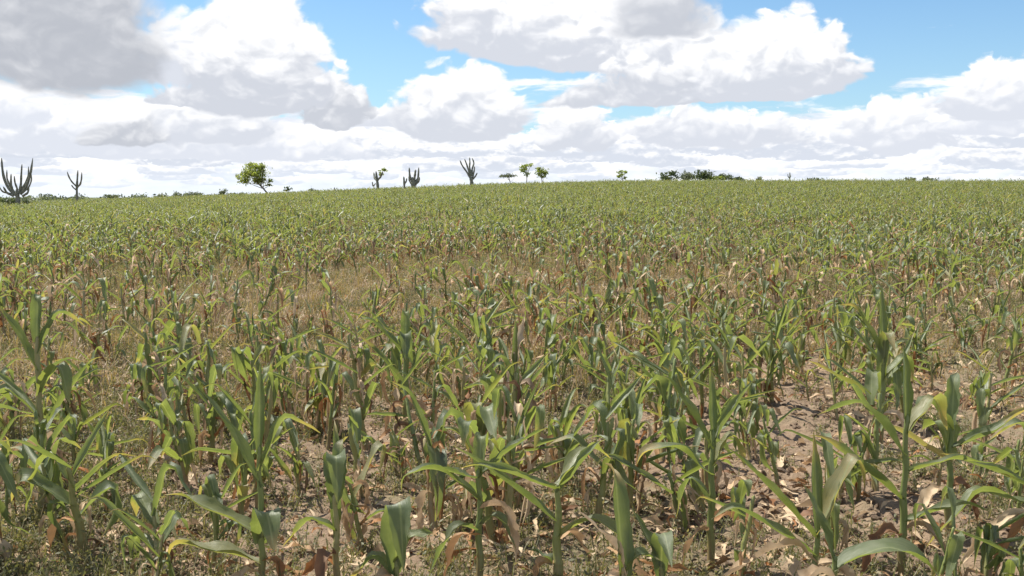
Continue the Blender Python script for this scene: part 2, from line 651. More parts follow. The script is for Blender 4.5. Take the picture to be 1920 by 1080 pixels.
class Geo:
    """collects several pieces in one mesh"""
    def __init__(s):
        s.v, s.f, s.uv, s.t, s.mi, s.n = [], [], [], [], [], 0

    def add(s, v, f, uv=None, tint=0.0, mi=0):
        v = np.asarray(v, float)
        f = np.asarray(f, int)
        s.v.append(v)
        s.f.append(f + s.n)
        s.uv.append(np.zeros((len(v), 2)) if uv is None else uv)
        s.t.append(np.full(len(v), tint) if np.isscalar(tint) else tint)
        s.mi.append(np.full(len(f), mi))
        s.n += len(v)

    def mesh(s, name, mats, smooth=True):
        return mesh_from(name, np.concatenate(s.v), np.concatenate(s.f), mats, np.concatenate(s.uv),
                         np.concatenate(s.t), np.concatenate(s.mi), smooth)


def rot_z(v, a):
    c, s = math.cos(a), math.sin(a)
    v = np.asarray(v, float)
    return np.stack([v[:, 0] * c - v[:, 1] * s, v[:, 0] * s + v[:, 1] * c, v[:, 2]], 1)


# ------------------------------------------------------------------ corn leaves and stalks
def leaf_shape(L, W, e0, kinks=(), droop=0.0, twist=0.0, roll=0.5, curl=0.0, wave=0.012, side=0.0, seed=0, ns=14, nc=4, base_w=0.45, ragged=0.07):
    """a corn blade starting at the origin and heading along +X.
    e0: start elevation (deg); kinks: (position, bend deg, length) sharp folds; droop: extra smooth bend (deg)
    roll: 0 flat .. 1 rolled up to a spear; curl adds rolling to the tip; side: sideways bend (deg)"""
    rg = np.random.default_rng(seed)
    s = np.linspace(0, 1, ns + 1)
    e = np.full(ns + 1, float(e0)) - droop * s ** 1.7
    for (kp, kb, kl) in kinks:
        e -= kb * sstep(kp - kl / 2, kp + kl / 2, s)
    e = np.radians(e)
    a = np.radians(side * s ** 1.5 + (rg.random() - .5) * 8 * np.sin(s * 5))
    T = np.stack([np.cos(e) * np.cos(a), np.cos(e) * np.sin(a), np.sin(e)], 1)
    P = np.zeros((ns + 1, 3))
    P[1:] = np.cumsum((T[1:] + T[:-1]) / 2 * (L / ns), 0)
    S = np.stack([-np.sin(a), np.cos(a), np.zeros(ns + 1)], 1)
    N = np.cross(T, S)
    tw = np.radians(twist) * s + (rg.random() - .5) * 0.25 * np.sin(s * 6 + rg.random() * 6)
    S, N = S * np.cos(tw)[:, None] + N * np.sin(tw)[:, None], -S * np.sin(tw)[:, None] + N * np.cos(tw)[:, None]
    w = W * 0.5 * (base_w + (1 - base_w) * sstep(0, 0.3, s)) * (1 - np.clip((s - 0.35) / 0.65, 0, 1) ** 2.1)
    w = np.maximum(w, 0.0012) * (1 + rg.normal(0, ragged, ns + 1))
    crk = rg.normal(0, 1, (ns + 1, nc + 1)) * ragged * 0.45
    edge = 1 + rg.normal(0, ragged, (ns + 1, 2))                # uneven, frayed margins
    ph = rg.random(2) * 6.3
    c = np.linspace(-1, 1, nc + 1)
    rl = np.clip(roll + curl * s + 0.12 * (rg.random() - .5), 0, 1.0)
    # cross-section: circular arc, its opening angle grows with the roll
    V_, U_ = [], []
    for i in range(ns + 1):
        th = 0.25 + 2.3 * rl[i]                    # half opening angle of the arc
        rad = w[i] / th
        ang = c * th
        y = rad * np.sin(ang)
        y[0] *= edge[i, 0]
        y[-1] *= edge[i, 1]
        z = rad * (1 - np.cos(ang))
        fl = wave * np.sin(s[i] * 13 + ph[0] + (c > 0) * ph[1]) * np.abs(c) * min(1.0, w[i] / 0.02) * (1 - rl[i])
        V_.append(P[i] + S[i] * y[:, None] + N[i] * (z + fl + crk[i] * w[i])[:, None])
        U_.append(np.stack([np.full(nc + 1, s[i]), (c + 1) / 2], 1))
    V_ = np.concatenate(V_)
    U_ = np.concatenate(U_)
    F = [(i * (nc + 1) + j, i * (nc + 1) + j + 1, (i + 1) * (nc + 1) + j + 1, (i + 1) * (nc + 1) + j)
         for i in range(ns) for j in range(nc)]
    return V_, np.array(F), U_


def stalk_shape(h, r0, r1, nodes=5, seg=8, lean=0.0, seed=0):
    rg = np.random.default_rng(seed)
    zs, rs = [], []
    for k in range(nodes):
        z0, z1 = h * k / nodes, h * (k + 1) / nodes
        for t, m in ((0.0, 1.0), (0.06, 1.18), (0.14, 0.95), (0.6, 1.02), (0.93, 1.10)):
            zs.append(z0 + (z1 - z0) * t)
            rs.append((r0 + (r1 - r0) * zs[-1] / h) * m)
    zs.append(h); rs.append(r1 * 0.35)
    ph = rg.random() * 6.3
    V_ = []
    for z, r in zip(zs, rs):
        cx = lean * h * (z / h) ** 1.6 + 0.004 * math.sin(z * 30 + ph)
        for k in range(seg):
            a = 2 * PI * k / seg
            V_.append((cx + r * math.cos(a) * 1.15, r * math.sin(a) * 0.9, z - (0.05 if z == 0 else 0)))
    F = [(i * seg + k, i * seg + (k + 1) % seg, (i + 1) * seg + (k + 1) % seg, (i + 1) * seg + k)
         for i in range(len(zs) - 1) for k in range(seg)]
    return np.array(V_), np.array(F)


def random_leaf(kind, rg, seed, ns=14, nc=4):
    u = rg.uniform
    if kind == 'spear':          # rolled, straight, upright
        return leaf_shape(u(.30, .48), u(.040, .066), u(44, 74), ((u(.7, .95), u(0, 80), .10),), u(0, 16), u(-40, 40), u(.45, .9), u(-.1, .3), .006, u(-12, 12), seed, ns, nc)
    if kind == 'diagonal':       # rolled, straight, slanting
        return leaf_shape(u(.34, .56), u(.040, .070), u(15, 48), ((u(.75, .95), u(0, 90), .10),), u(0, 14), u(-50, 50), u(.4, .85), u(-.1, .25), .006, u(-15, 15), seed, ns, nc)
    if kind == 'kinked':         # goes up, then folds over sharply
        return leaf_shape(u(.34, .54), u(.050, .088), u(32, 74), ((u(.34, .72), u(100, 165), u(.05, .09)),), u(0, 12), u(-55, 55), u(.20, .65), u(-.4, .0), .012, u(-15, 15), seed, ns, nc)
    if kind == 'broken':         # snapped close to the stalk, the wide rest hanging limp
        return leaf_shape(u(.32, .50), u(.055, .090), u(30, 78), ((u(.22, .42), u(110, 165), u(.05, .09)), (u(.6, .8), u(-50, 40), .15)), u(0, 12), u(-70, 70), u(.1, .5), u(-.25, .3), .014, u(-25, 25), seed, ns, nc)
    if kind == 'arch':
        return leaf_shape(u(.34, .52), u(.045, .078), u(28, 58), ((u(.45, .75), u(20, 80), .18),), u(25, 60), u(-50, 50), u(.2, .6), u(-.1, .2), .010, u(-20, 20), seed, ns, nc)
    if kind == 'dry':            # hanging dead leaf low on the stalk
        return leaf_shape(u(.22, .40), u(.025, .055), u(0, 70), ((u(.10, .35), u(90, 145), .14),), u(10, 30), u(-140, 140), u(.3, .85), u(-.2, .5), .02, u(-35, 35), seed, ns, nc, .45, .22)
    raise KeyError(kind)


LIB = {}
_sd = 100
for _k, _n in (('spear', 14), ('diagonal', 16), ('kinked', 20), ('broken', 18), ('arch', 14), ('dry', 22)):
    LIB[_k] = []
    for _i in range(_n):
        v, f, uv = random_leaf(_k, rng, _sd)
        _sd += 1
        LIB[_k].append(mesh_from('corn_leaf_' + _k, v, f, M_DRY if _k == 'dry' else M_LEAF, uv))
STALKS = []
for _i in range(8):
    h = 0.29 + 0.034 * _i
    v, f = stalk_shape(h, 0.0135 + 0.0012 * (_i % 4), 0.007, 4 + _i % 2, 8, rng.uniform(-.12, .12), _i)
    STALKS.append((h, mesh_from('corn_stalk', v, f, M_STALK)))


def plan_plant(rg, dead=0.0):
    """leaf list of one plant: (kind, height fraction, azimuth, scale)"""
    pl = rg.uniform(0, 2 * PI)
    n = int(rg.integers(5, 8)) - int(2.4 * dead)
    out = []
    for i in range(n):
        t = i / (n - 1)
        az = pl + PI * i + rg.normal(0, 0.42)
        if t > 0.72:
            k = rg.choice(['kinked', 'kinked', 'diagonal', 'broken', 'spear', 'diagonal'])
        elif t > 0.3:
            k = rg.choice(['kinked', 'diagonal', 'broken', 'kinked', 'broken', 'diagonal'])
        else:
            k = rg.choice(['broken', 'diagonal', 'kinked', 'arch'])
        out.append((k, 0.36 + 0.62 * t, az, rg.uniform(.66, .98) * (0.85 if t > .9 else 1)))
    for i in range(int(rg.integers(2, 6)) + int(dead * 4)):
        out.append(('dry', rg.uniform(.08, .45 + .55 * dead), rg.uniform(0, 2 * PI), rg.uniform(.7, 1.15)))
    return out


# ------------------------------------------------------------------ ground sheet
def build_ground():
    a_in = np.linspace(-R(36), R(36), 420)
    a_out = np.linspace(R(36), 2 * PI - R(36), 90)[1:-1]
    ang = np.concatenate([a_in, a_out])
    r = np.concatenate([np.linspace(0.3, 3.0, 14), np.geomspace(3.05, 16, 330), np.geomspace(16.3, 130, 90), np.geomspace(133, 6000, 60)])
    A, RR = np.meshgrid(ang, r)
    X, Y = RR * np.sin(A), RR * np.cos(A)
    Z = ground_z(X, Y)
    v = np.stack([X.ravel(), Y.ravel(), Z.ravel()], 1)
    v = np.concatenate([v, [[0, 0, float(ground_z(0.0, 0.01))]]])
    na, nr = len(ang), len(r)
    I, J = np.meshgrid(np.arange(nr - 1), np.arange(na), indexing='ij')
    J2 = (J + 1) % na
    f = np.stack([I * na + J, (I + 1) * na + J, (I + 1) * na + J2, I * na + J2], -1).reshape(-1, 4)
    f = f[:, ::-1]
    me = mesh_from('field_ground', v, f, M_SOIL)
    o = link('field_ground', me)
    tag(o, kind='structure')
    # small hub below the camera
    hub = [(na * nr, (j + 1) % na, j) for j in range(na)]
    return o


build_ground()


# ------------------------------------------------------------------ scattering through geometry nodes
def scatter(name, sources, pos, rot, scl, idx, label, cat):
    src = bpy.data.collections.new(name + '_source')
    for i, me in enumerate(sources):
        so = bpy.data.objects.new('%s_source_%03d' % (name, i), me)
        src.objects.link(so)
    n = len(pos)
    me = bpy.data.meshes.new(name)
    me.vertices.add(n)
    me.vertices.foreach_set('co', np.asarray(pos, np.float32).ravel())
    a = me.attributes.new('rot', 'FLOAT_VECTOR', 'POINT')
    a.data.foreach_set('vector', np.asarray(rot, np.float32).ravel())
    a = me.attributes.new('scl', 'FLOAT_VECTOR', 'POINT')
    a.data.foreach_set('vector', np.asarray(scl, np.float32).ravel())
    a = me.attributes.new('idx', 'INT', 'POINT')
    a.data.foreach_set('value', np.asarray(idx, np.int32))
    o = link(name, me)
    ng = bpy.data.node_groups.new(name, 'GeometryNodeTree')
    ng.interface.new_socket('Geometry', in_out='INPUT', socket_type='NodeSocketGeometry')
    ng.interface.new_socket('Geometry', in_out='OUTPUT', socket_type='NodeSocketGeometry')
    gi, go = ng.nodes.new('NodeGroupInput'), ng.nodes.new('NodeGroupOutput')
    ci = ng.nodes.new('GeometryNodeCollectionInfo')
    ci.inputs['Collection'].default_value = src
    ci.inputs['Separate Children'].default_value = True
    ci.inputs['Reset Children'].default_value = True
    iop = ng.nodes.new('GeometryNodeInstanceOnPoints')

    def attr(nm, typ):
        nd = ng.nodes.new('GeometryNodeInputNamedAttribute')
        nd.data_type = typ
        nd.inputs['Name'].default_value = nm
        return nd.outputs['Attribute']
    e2r = ng.nodes.new('FunctionNodeEulerToRotation')
    L = ng.links.new
    L(gi.outputs[0], iop.inputs['Points'])
    L(ci.outputs[0], iop.inputs['Instance'])
    iop.inputs['Pick Instance'].default_value = True
    L(attr('idx', 'INT'), iop.inputs['Instance Index'])
    L(attr('rot', 'FLOAT_VECTOR'), e2r.inputs[0])
    L(e2r.outputs[0], iop.inputs['Rotation'])
    L(attr('scl', 'FLOAT_VECTOR'), iop.inputs['Scale'])
    L(iop.outputs[0], go.inputs[0])
    md = o.modifiers.new('scatter', 'NODES')
    md.node_group = ng
    tag(o, label, cat, None, 'stuff')
    return o


# ------------------------------------------------------------------ where the corn stands
def bare(x, y):
    """1 where the crop is thin, 0 where it is full"""
    n = fbm(x / 3.4 + 5, y / 5.0 + 2, 3, 77)
    b = sstep(0.52, 0.66, n)
    # the large thin patch across the middle of the field
    rr = np.hypot(x + 1.6, (y - 15.0) * 0.85)
    patch = (1 - sstep(3.0, 6.0, rr + (fbm(x / 2, y / 2, 2, 3) - .5) * 3))
    return np.clip(np.maximum(b * 0.55, patch * 0.74) * (1 - 0.6 * sstep(30, 90, np.hypot(x, y))), 0, 1)


ROW_A = R(14)
_gx = np.arange(-150, 150, 0.31)
_gy = np.arange(-60, 200, 0.70)
GX, GY = np.meshgrid(_gx, _gy)
GX = GX.ravel() + rng.normal(0, .10, GX.size)
GY = GY.ravel() + rng.normal(0, .10, GY.size)
_ex = rng.random(GX.size) < .66                                  # seeds that came up in between, near the camera
_near = np.hypot(GX, GY) < 11.5
_k = _ex & _near
GX, GY = np.concatenate([GX, GX[_k] + rng.normal(0, .22, _k.sum())]), np.concatenate([GY, GY[_k] + .35 + rng.normal(0, .14, _k.sum())])
PX = GX * math.cos(ROW_A) - GY * math.sin(ROW_A)
PY = GX * math.sin(ROW_A) + GY * math.cos(ROW_A)
RD = np.hypot(PX, PY)
AZ = np.arctan2(PX, PY)
keep = (RD > 3.7) & (RD < 152) & (np.abs(AZ) < R(40)) & (PY > 0)
PX, PY, RD, AZ = PX[keep], PY[keep], RD[keep], AZ[keep]
bd = bare(PX, PY)
keep = rng.random(len(PX)) > (0.08 + 0.74 * bd)
PX, PY, RD, AZ, bd = PX[keep], PY[keep], RD[keep], AZ[keep], bd[keep]
PS = rng.uniform(.62, 1.14, len(PX)) * (1 - 0.22 * bd) * (1 + .16 * sstep(8, 14, RD))


def deadness(x, y):
    """share of withered leaves: whole patches of the field have dried up"""
    n = fbm(x / 2.6 + 31, y / 3.6 + 11, 3, 91)
    m = fbm(x / 11.0 + 7, y / 14.0 + 3, 2, 95)
    rr = np.hypot(x, y)
    band = sstep(7.5, 10.5, rr) * (1 - sstep(19, 27, rr)) * (.45 + .9 * (n - .4))
    spot = 1 - sstep(3.0, 7.0, np.hypot(x + 1.8, (y - 15.0) * .8) + (n - .5) * 4)
    return np.clip(.24 + spot * .8 + sstep(.46, .66, n) * .8 + sstep(.5, .7, m) * .5 + band * .7, 0, 1) * (1 - .70 * sstep(22, 50, rr))


DD = deadness(PX, PY)

# ------------------------------------------------------------------ the nearest plants that the photograph shows singly
HERO_XY = []
N_PLANTS = 0


def plant_root(x, y, rz=0.0, tilt=(0, 0), s=1.0):
    o = bpy.data.objects.new('corn_plant', None)
    o.empty_display_size = 0.1
    o.location = (x, y, float(ground_z(x, y)) - 0.004)
    o.rotation_euler = (tilt[0], tilt[1], rz)
    o.scale = (s, s, s)
    COL.objects.link(o)
    return o


CORN_GROUP = 'corn plants of the near field'


def hero(px, py, top, leaves, dry, label, thick=1.0, lean=0.0):
    """one plant described leaf by leaf in sizes of the photograph: base pixel, pixel of the stalk's top, leaves as
    (attach pixel row, azimuth deg [0 right, 90 away, 180 left, 270 to the camera], length px, width px, elevation, kinks, droop, twist, roll)"""
    x, y, dist = at(px, py)
    k = dist / FPX
    h = (py - top) * k
    root = plant_root(x, y)
    HERO_XY.append((x, y))
    v, f = stalk_shape(h, 0.0125 * thick * dist / 4.4, 0.008 * dist / 4.4, 4, 10, lean, int(px))
    link('stalk', mesh_from('corn_stalk', v, f, M_STALK), root)
    for i, (ay, az, L, W, e0, kinks, droop, twist, roll) in enumerate(leaves):
        v, f, uv = leaf_shape(L * k, W * k * .92, e0, kinks, droop, twist, min(roll + .10, .8), 0.0, .013, 0.0, int(px * 7 + i), 20, 6, .5, .05)
        zz = (py - ay) * k
        link('leaf', mesh_from('corn_leaf', v, f, M_LEAF, uv), root, (lean * h * (min(zz / h, 1)) ** 1.6, 0, zz), (0, 0, R(az)))
    for i, (ay, az, L, W, e0, bend, twist) in enumerate(dry):
        v, f, uv = leaf_shape(L * k, W * k, e0, ((.25, bend, .25),), 12, twist, .45, .2, .02, 10, int(px * 3 + i), 16, 4, .45, .2)
        link('dry_leaf', mesh_from('corn_leaf_dry', v, f, M_DRY, uv), root, (0, 0, (py - ay) * k), (0, 0, R(az)))
    tag(root, label, 'corn plant', CORN_GROUP)
    return root


hero(492, 1120, 855, [
    (1062, 182, 195, 50, 16, ((.78, 75, .15),), 8, 12, .18),
    (1012, 176, 185, 42, 28, ((.85, 25, .2),), 8, -12, .25),
    (1030, 300, 150, 52, 70, ((.5, 120, .2),), 10, 10, .15),
    (930, 165, 200, 36, 62, (), 15, 20, .45),
    (900, 20, 170, 34, 66, ((.6, 90, .15),), 10, -20, .35),
    (870, 95, 160, 36, 80, (), 10, 10, .55)],
    [(1060, 330, 120, 22, 20, 90, 60), (1080, 200, 130, 24, 10, 80, -90)],
    'corn plant with two long flat leaves reaching left, one tip hooked down')
hero(632, 1115, 930, [
    (1010, 100, 215, 36, 70, ((.92, 40, .1),), 5, 15, .45),
    (960, 285, 190, 46, 86, ((.55, 165, .14),), 0, 10, .12),
    (950, 70, 130, 44, 78, ((.8, 60, .2),), 0, -25, .2),
    (1000, 186, 120, 30, 32, ((.42, 75, .16),), 5, 20, .3)],
    [(1040, 250, 150, 34, 20, 90, 40), (1060, 170, 100, 24, 30, 70, -70)],
    'corn plant with an upright leaf doubled over and a short bent leaf on its left')
hero(742, 1135, 1040, [
    (1075, 292, 270, 60, 82, ((.54, 158, .09),), 6, 42, .22),
    (1055, 15, 95, 38, 58, ((.6, 60, .2),), 0, 30, .25),
    (1080, 185, 120, 42, 44, ((.45, 95, .2),), 0, 10, .2)],
    [(1085, 205, 100, 26, 30, 80, 40)],
    'low corn plant whose single broad leaf is folded in half, hanging like a flap', 1.1)
hero(899, 1100, 885, [
    (945, 182, 185, 32, 44, ((.50, 50, .4), (.85, 70, .15)), 12, 8, .28),
    (905, 175, 120, 26, 14, (), 12, 30, .4),
    (900, 12, 150, 30, 40, (), 18, -20, .4),
    (900, 80, 130, 34, 76, ((.55, 110, .15),), 0, 0, .3),
    (1000, 205, 150, 26, 26, ((.3, 80, .25),), 10, 40, .3),
    (990, 345, 110, 26, 40, ((.35, 95, .2),), 10, -20, .3)],
    [(1010, 190, 130, 26, 20, 85, 50), (960, 355, 170, 30, 20, 95, -40)],
    'corn plant with a thin leaf arching left to a drooping tip above bare clods', 1.1)
hero(1045, 1110, 915, [
    (985, 180, 235, 34, 40, (), 8, 15, .5),
    (925, 186, 185, 32, 22, ((.8, 30, .2),), 5, -20, .45),
    (930, 4, 130, 34, 52, ((.88, 30, .1),), 0, 15, .4),
    (915, 40, 160, 34, 42, ((.6, 60, .3),), 20, -20, .25),
    (1010, 350, 190, 32, 36, ((.40, 60, .4),), 40, 15, .25),
    (1065, 160, 60, 22, 40, (), 40, 10, .3)],
    [(1020, 30, 120, 22, 40, 90, 30), (1060, 170, 90, 22, 20, 80, -60)],
    'thick stemmed corn plant spreading like a Y with long rolled leaves to both sides', 1.55)
hero(1170, 1150, 1075, [
    (1110, 110, 250, 50, 80, ((.80, 70, .10),), 6, 30, .30),
    (1090, 10, 90, 26, 60, ((.5, 80, .2),), 0, 20, .3)],
    [(1090, 178, 150, 24, 82, 30, 30), (1100, 200, 110, 24, 30, 80, -80)],
    'corn plant seen as one broad upright leaf with a dry brown strip alongside', 1.0)
hero(1238, 1125, 1045, [
    (1085, 275, 175, 42, 84, ((.55, 120, .22),), 0, 12, .15),
    (1060, 140, 110, 28, 60, (), 10, -20, .45)],
    [(1090, 340, 90, 22, 20, 80, 60)],
    'small corn plant beside the upright broad leaf, its tip nodding forward')
hero(1332, 1062, 815, [
    (898, 184, 170, 42, 42, ((.55, 50, .35), (.85, 40, .2)), 18, -12, .14),
    (960, 172, 150, 32, 62, ((.46, 130, .14),), 10, 18, .25),
    (880, 8, 130, 36, 60, ((.5, 130, .14),), 0, -10, .25),
    (850, 160, 160, 36, 58, ((.9, 30, .1),), 5, 15, .5),
    (840, 30, 140, 34, 52, (), 10, -15, .5),
    (825, 95, 120, 30, 82, (), 5, 0, .6)],
    [(985, 20, 130, 24, 35, 70, 40), (1000, 200, 110, 24, 20, 80, 80)],
    'corn plant with a broad leaf arching left over the dry ground', 1.15)
hero(1528, 1125, 1000, [
    (1015, 174, 225, 36, 48, ((.95, 40, .1),), 6, 20, .5),
    (1045, 183, 215, 32, 34, ((.80, 60, .12),), 8, -15, .3),
    (1010, 10, 215, 46, 66, ((.72, 140, .10),), 0, 18, .22),
    (1000, 90, 170, 38, 80, (), 5, 0, .55)],
    [(1060, 176, 210, 40, 50, 75, 30), (1070, 340, 130, 40, 40, 90, -30), (1080, 250, 110, 36, 50, 110, 60)],
    'corn plant throwing two long leaves up to the left above a wide dead leaf', 1.2)
hero(1690, 1082, 800, [
    (950, 179, 200, 38, 40, ((.9, 30, .1),), 6, 25, .5),
    (900, 4, 170, 26, 14, ((.5, 30, .3),), -15, -10, .4),
    (870, 165, 190, 40, 52, ((.6, 70, .12),), 5, 20, .3),
    (835, 20, 150, 40, 50, ((.55, 115, .14),), 0, -20, .22),
    (985, 355, 150, 30, 22, ((.7, 40, .2),), 5, 15, .3),
    (815, 100, 130, 34, 82, (), 0, 5, .6)],
    [(1000, 350, 130, 26, 30, 80, 40), (1010, 190, 130, 30, 30, 85, -50)],
    'tall corn plant with a bare lower stem, throwing leaves to both sides', 1.2)
hero(1776, 1015, 815, [
    (885, 178, 150, 30, 32, (), 4, 15, .45),
    (870, 110, 110, 48, 70, ((.5, 100, .2),), 0, -10, .15),
    (860, 2, 160, 34, 20, ((.45, -20, .2),), 10, 10, .4),
    (830, 170, 120, 44, 55, ((.5, 120, .2),), 0, 10, .2),
    (820, 60, 110, 34, 76, ((.7, 70, .2),), 0, 0, .4)],
    [(930, 20, 120, 24, 20, 80, 60), (940, 190, 110, 26, 30, 80, -40)],
    'corn plant with a wide leaf bent over its top')
hero(1560, 1165, 1060, [
    (1085, 358, 230, 62, 30, ((.45, 45, .4),), 35, 10, .12),
    (1070, 150, 140, 40, 70, (), 10, 20, .4)],
    [(1100, 190, 120, 40, 30, 90, 40)],
    'corn plant at the bottom edge showing one wide leaf arching to the right')
hero(1948, 1075, 880, [
    (965, 180, 230, 40, 16, ((.46, 62, .10),), 5, 22, .2),
    (940, 172, 170, 34, 24, (), 10, -10, .4),
    (900, 190, 150, 36, 60, ((.6, 90, .15),), 0, 10, .3),
    (890, 80, 140, 34, 75, (), 0, 10, .5)],
    [(1000, 200, 150, 30, 30, 80, 40), (990, 175, 170, 26, 20, 60, -40)],
    'corn plant on the right edge with a folded leaf whose end hangs straight down')
hero(965, 872, 705, [
    (790, 170, 150, 24, 62, (), 5, 15, .5),
    (760, 95, 120, 26, 74, ((.6, 100, .15),), 0, 0, .3),
    (770, 8, 110, 22, 55, (), 10, -15, .5),
    (730, 190, 110, 24, 66, ((.55, 110, .15),), 0, 10, .3),
    (715, 80, 110, 22, 84, (), 5, 0, .6)],
    [(742, 340, 125, 26, 50, 135, 25), (705, 55, 110, 20, 78, 5, 30), (800, 190, 90, 22, 20, 85, 40)],
    'corn plant with a long dead leaf hanging from its top beside the bare patch')
hero(762, 810, 640, [
    (730, 178, 140, 24, 50, (), 8, 15, .45),
    (720, 4, 110, 22, 60, ((.6, 90, .15),), 0, 0, .35),
    (680, 275, 100, 30, 84, ((.5, 160, .14),), 0, 0, .2),
    (675, 170, 120, 24, 46, ((.8, 50, .2),), 5, 15, .4),
    (655, 90, 90, 26, 82, ((.7, 120, .15),), 5, 0, .4)],
    [(760, 340, 90, 18, 20, 85, 40), (770, 200, 80, 18, 20, 85, -40)],
    'upright corn plant before the bare patch with its crown leaf folded down')
hero(1650, 838, 640, [
    (760, 178, 150, 28, 34, (), 8, 15, .3),
    (740, 280, 160, 28, 86, ((.7, 140, .1),), 0, 0, .2),
    (720, 10, 120, 26, 50, ((.5, 120, .15),), 0, 0, .3),
    (680, 165, 130, 26, 64, ((.8, 60, .2),), 5, 15, .4),
    (660, 85, 110, 24, 80, (), 5, 0, .6)],
    [(780, 340, 100, 20, 20, 85, 40), (790, 200, 90, 20, 20, 85, -40)],
    'slim corn plant with a strap leaf standing straight up behind the tall bare stemmed plant')
hero(80, 915, 660, [
    (830, 12, 170, 30, 58, ((.9, 40, .1),), 5, 15, .5),
    (800, 195, 150, 30, 50, ((.5, 110, .15),), 0, -15, .3),
    (760, 340, 140, 36, 55, ((.5, 130, .15),), 0, 10, .25),
    (720, 170, 150, 30, 60, (), 10, 15, .5),
    (690, 20, 130, 32, 64, ((.6, 100, .15),), 0, 0, .35),
    (670, 95, 110, 30, 82, ((.7, 90, .15),), 5, 0, .4)],
    [(860, 340, 110, 22, 20, 85, 40), (850, 200, 120, 24, 25, 85, -40), (840, 90, 100, 22, 20, 85, 10)],
    'leafy corn plant close to the left edge with many folded leaf tips')

# ------------------------------------------------------------------ the other near plants, one object each
hx = np.array(HERO_XY)
dmin = np.min(np.hypot(PX[:, None] - hx[None, :, 0], PY[:, None] - hx[None, :, 1]), 1)
keep = dmin > 0.22
PX, PY, RD, AZ, PS, bd, DD = PX[keep], PY[keep], RD[keep], AZ[keep], PS[keep], bd[keep], DD[keep]
inview = np.abs(AZ) < R(27.5)
order = np.argsort(np.where(inview, RD, 1e9))
N_SINGLE = 300 - len(HERO_XY)
near_i = order[:N_SINGLE]
is_near = np.zeros(len(PX), bool)
is_near[near_i] = True
# neighbours of the plants described above get a label of their own
SHORT = ['plant with two flat leaves reaching left', 'plant with the doubled over leaf', 'low plant with the folded flap leaf',
         'plant with the thin arching leaf', 'thick stemmed Y shaped plant', 'single broad upright leaf', 'small nodding plant',
         'plant with the broad arching leaf', 'plant with two long upward leaves', 'tall plant with a bare lower stem',
         'plant with the wide bent top leaf', 'wide arching leaf at the bottom edge', 'plant on the right edge', 'plant with the long hanging dead leaf',
         'plant with the folded crown leaf', 'plant with the standing strap leaf', 'leafy plant by the left edge']
OWN = {}
for hi, (ux, uy) in enumerate(HERO_XY):
    for rel, test in (('next behind the', lambda dx, dy: (dy > .2) & (np.abs(dx) < dy * .6)),
                      ('next on the left of the', lambda dx, dy: (dx < -.15) & (np.abs(dy) < -dx)),
                      ('next on the right of the', lambda dx, dy: (dx > .15) & (np.abs(dy) < dx))):
        dx, dy = PX - ux, PY - uy
        ok = test(dx, dy) & is_near & (np.hypot(dx, dy) < 1.1)
        for q in OWN:
            ok[q] = False
        if ok.any():
            q = int(np.argmin(np.where(ok, np.hypot(dx, dy), 99)))
            OWN[q] = 'corn plant ' + rel + ' ' + SHORT[hi]
rgp = np.random.default_rng(11)
for i in near_i:
    x, y, s = float(PX[i]), float(PY[i]), float(PS[i])
    root = plant_root(x, y, float(rgp.uniform(0, 2 * PI)), tuple(rgp.normal(0, .12, 2)), s)
    h, sm = STALKS[int(rgp.integers(len(STALKS)))]
    link('stalk', sm, root)
    plan = plan_plant(rgp, float(DD[i]))
    ndry = 0
    for (k, hf, a, ls) in plan:
        me = LIB[k][int(rgp.integers(len(LIB[k])))]
        link('dry_leaf' if k == 'dry' else 'leaf', me, root, (0, 0, h * hf), (0, 0, a), (ls, ls, ls))
        ndry += k == 'dry'
    tag(root, OWN.get(int(i), 'stunted green corn plant with rolled and folded leaves and dry leaves round its foot'), 'corn plant', CORN_GROUP)

# ------------------------------------------------------------------ the rest of the crop
def joined_plant(rg, ns, nc, seg, dead=0.0):
    g = Geo()
    i = int(rg.integers(8))
    h = 0.29 + 0.034 * i
    v, f = stalk_shape(h, 0.0145, 0.007, 2, seg, rg.uniform(-.12, .12), i)
    g.add(v, f, None, rg.random(), 2)
    for (k, hf, a, ls) in plan_plant(rg, dead):
        v, f, uv = random_leaf(k, rg, int(rg.integers(1e6)), ns, nc)
        v = rot_z(v * ls, a) + np.array([0, 0, h * hf])
        g.add(v, f, uv, rg.random(), 1 if k == 'dry' else 0)
    return g.mesh('corn_plant_source', [M_LEAF, M_DRY, M_STALK])


rgj = np.random.default_rng(23)
MIDS = [joined_plant(rgj, 9, 2, 5, d) for d in (0, .45, 1) for _ in range(14)]
FARS = [joined_plant(rgj, 6, 2, 4, d) for d in (0, .45, 1) for _ in range(12)]
rest = ~is_near
px_, py_, pr_, ps_, pd_ = PX[rest], PY[rest], RD[rest], PS[rest], DD[rest]
n = len(px_)
isfar = pr_ > 38
lev = np.clip(np.floor(pd_ * 2.2 + rgj.random(n) * .8), 0, 2).astype(int)
idx = np.where(isfar, 42 + lev * 12 + rgj.integers(0, 12, n), lev * 14 + rgj.integers(0, 14, n))
rot = np.stack([rgj.normal(0, .13, n), rgj.normal(0, .13, n), rgj.uniform(0, 2 * PI, n)], 1)
sc_ = ps_ * np.where(pr_ > 60, 1.06, 1.0)
scatter('corn_crop', MIDS + FARS, np.stack([px_, py_, ground_z(px_, py_) - .004], 1), rot, np.stack([sc_] * 3, 1), idx,
        'green corn crop with withered leaves filling the field up to its crest', 'corn crop')

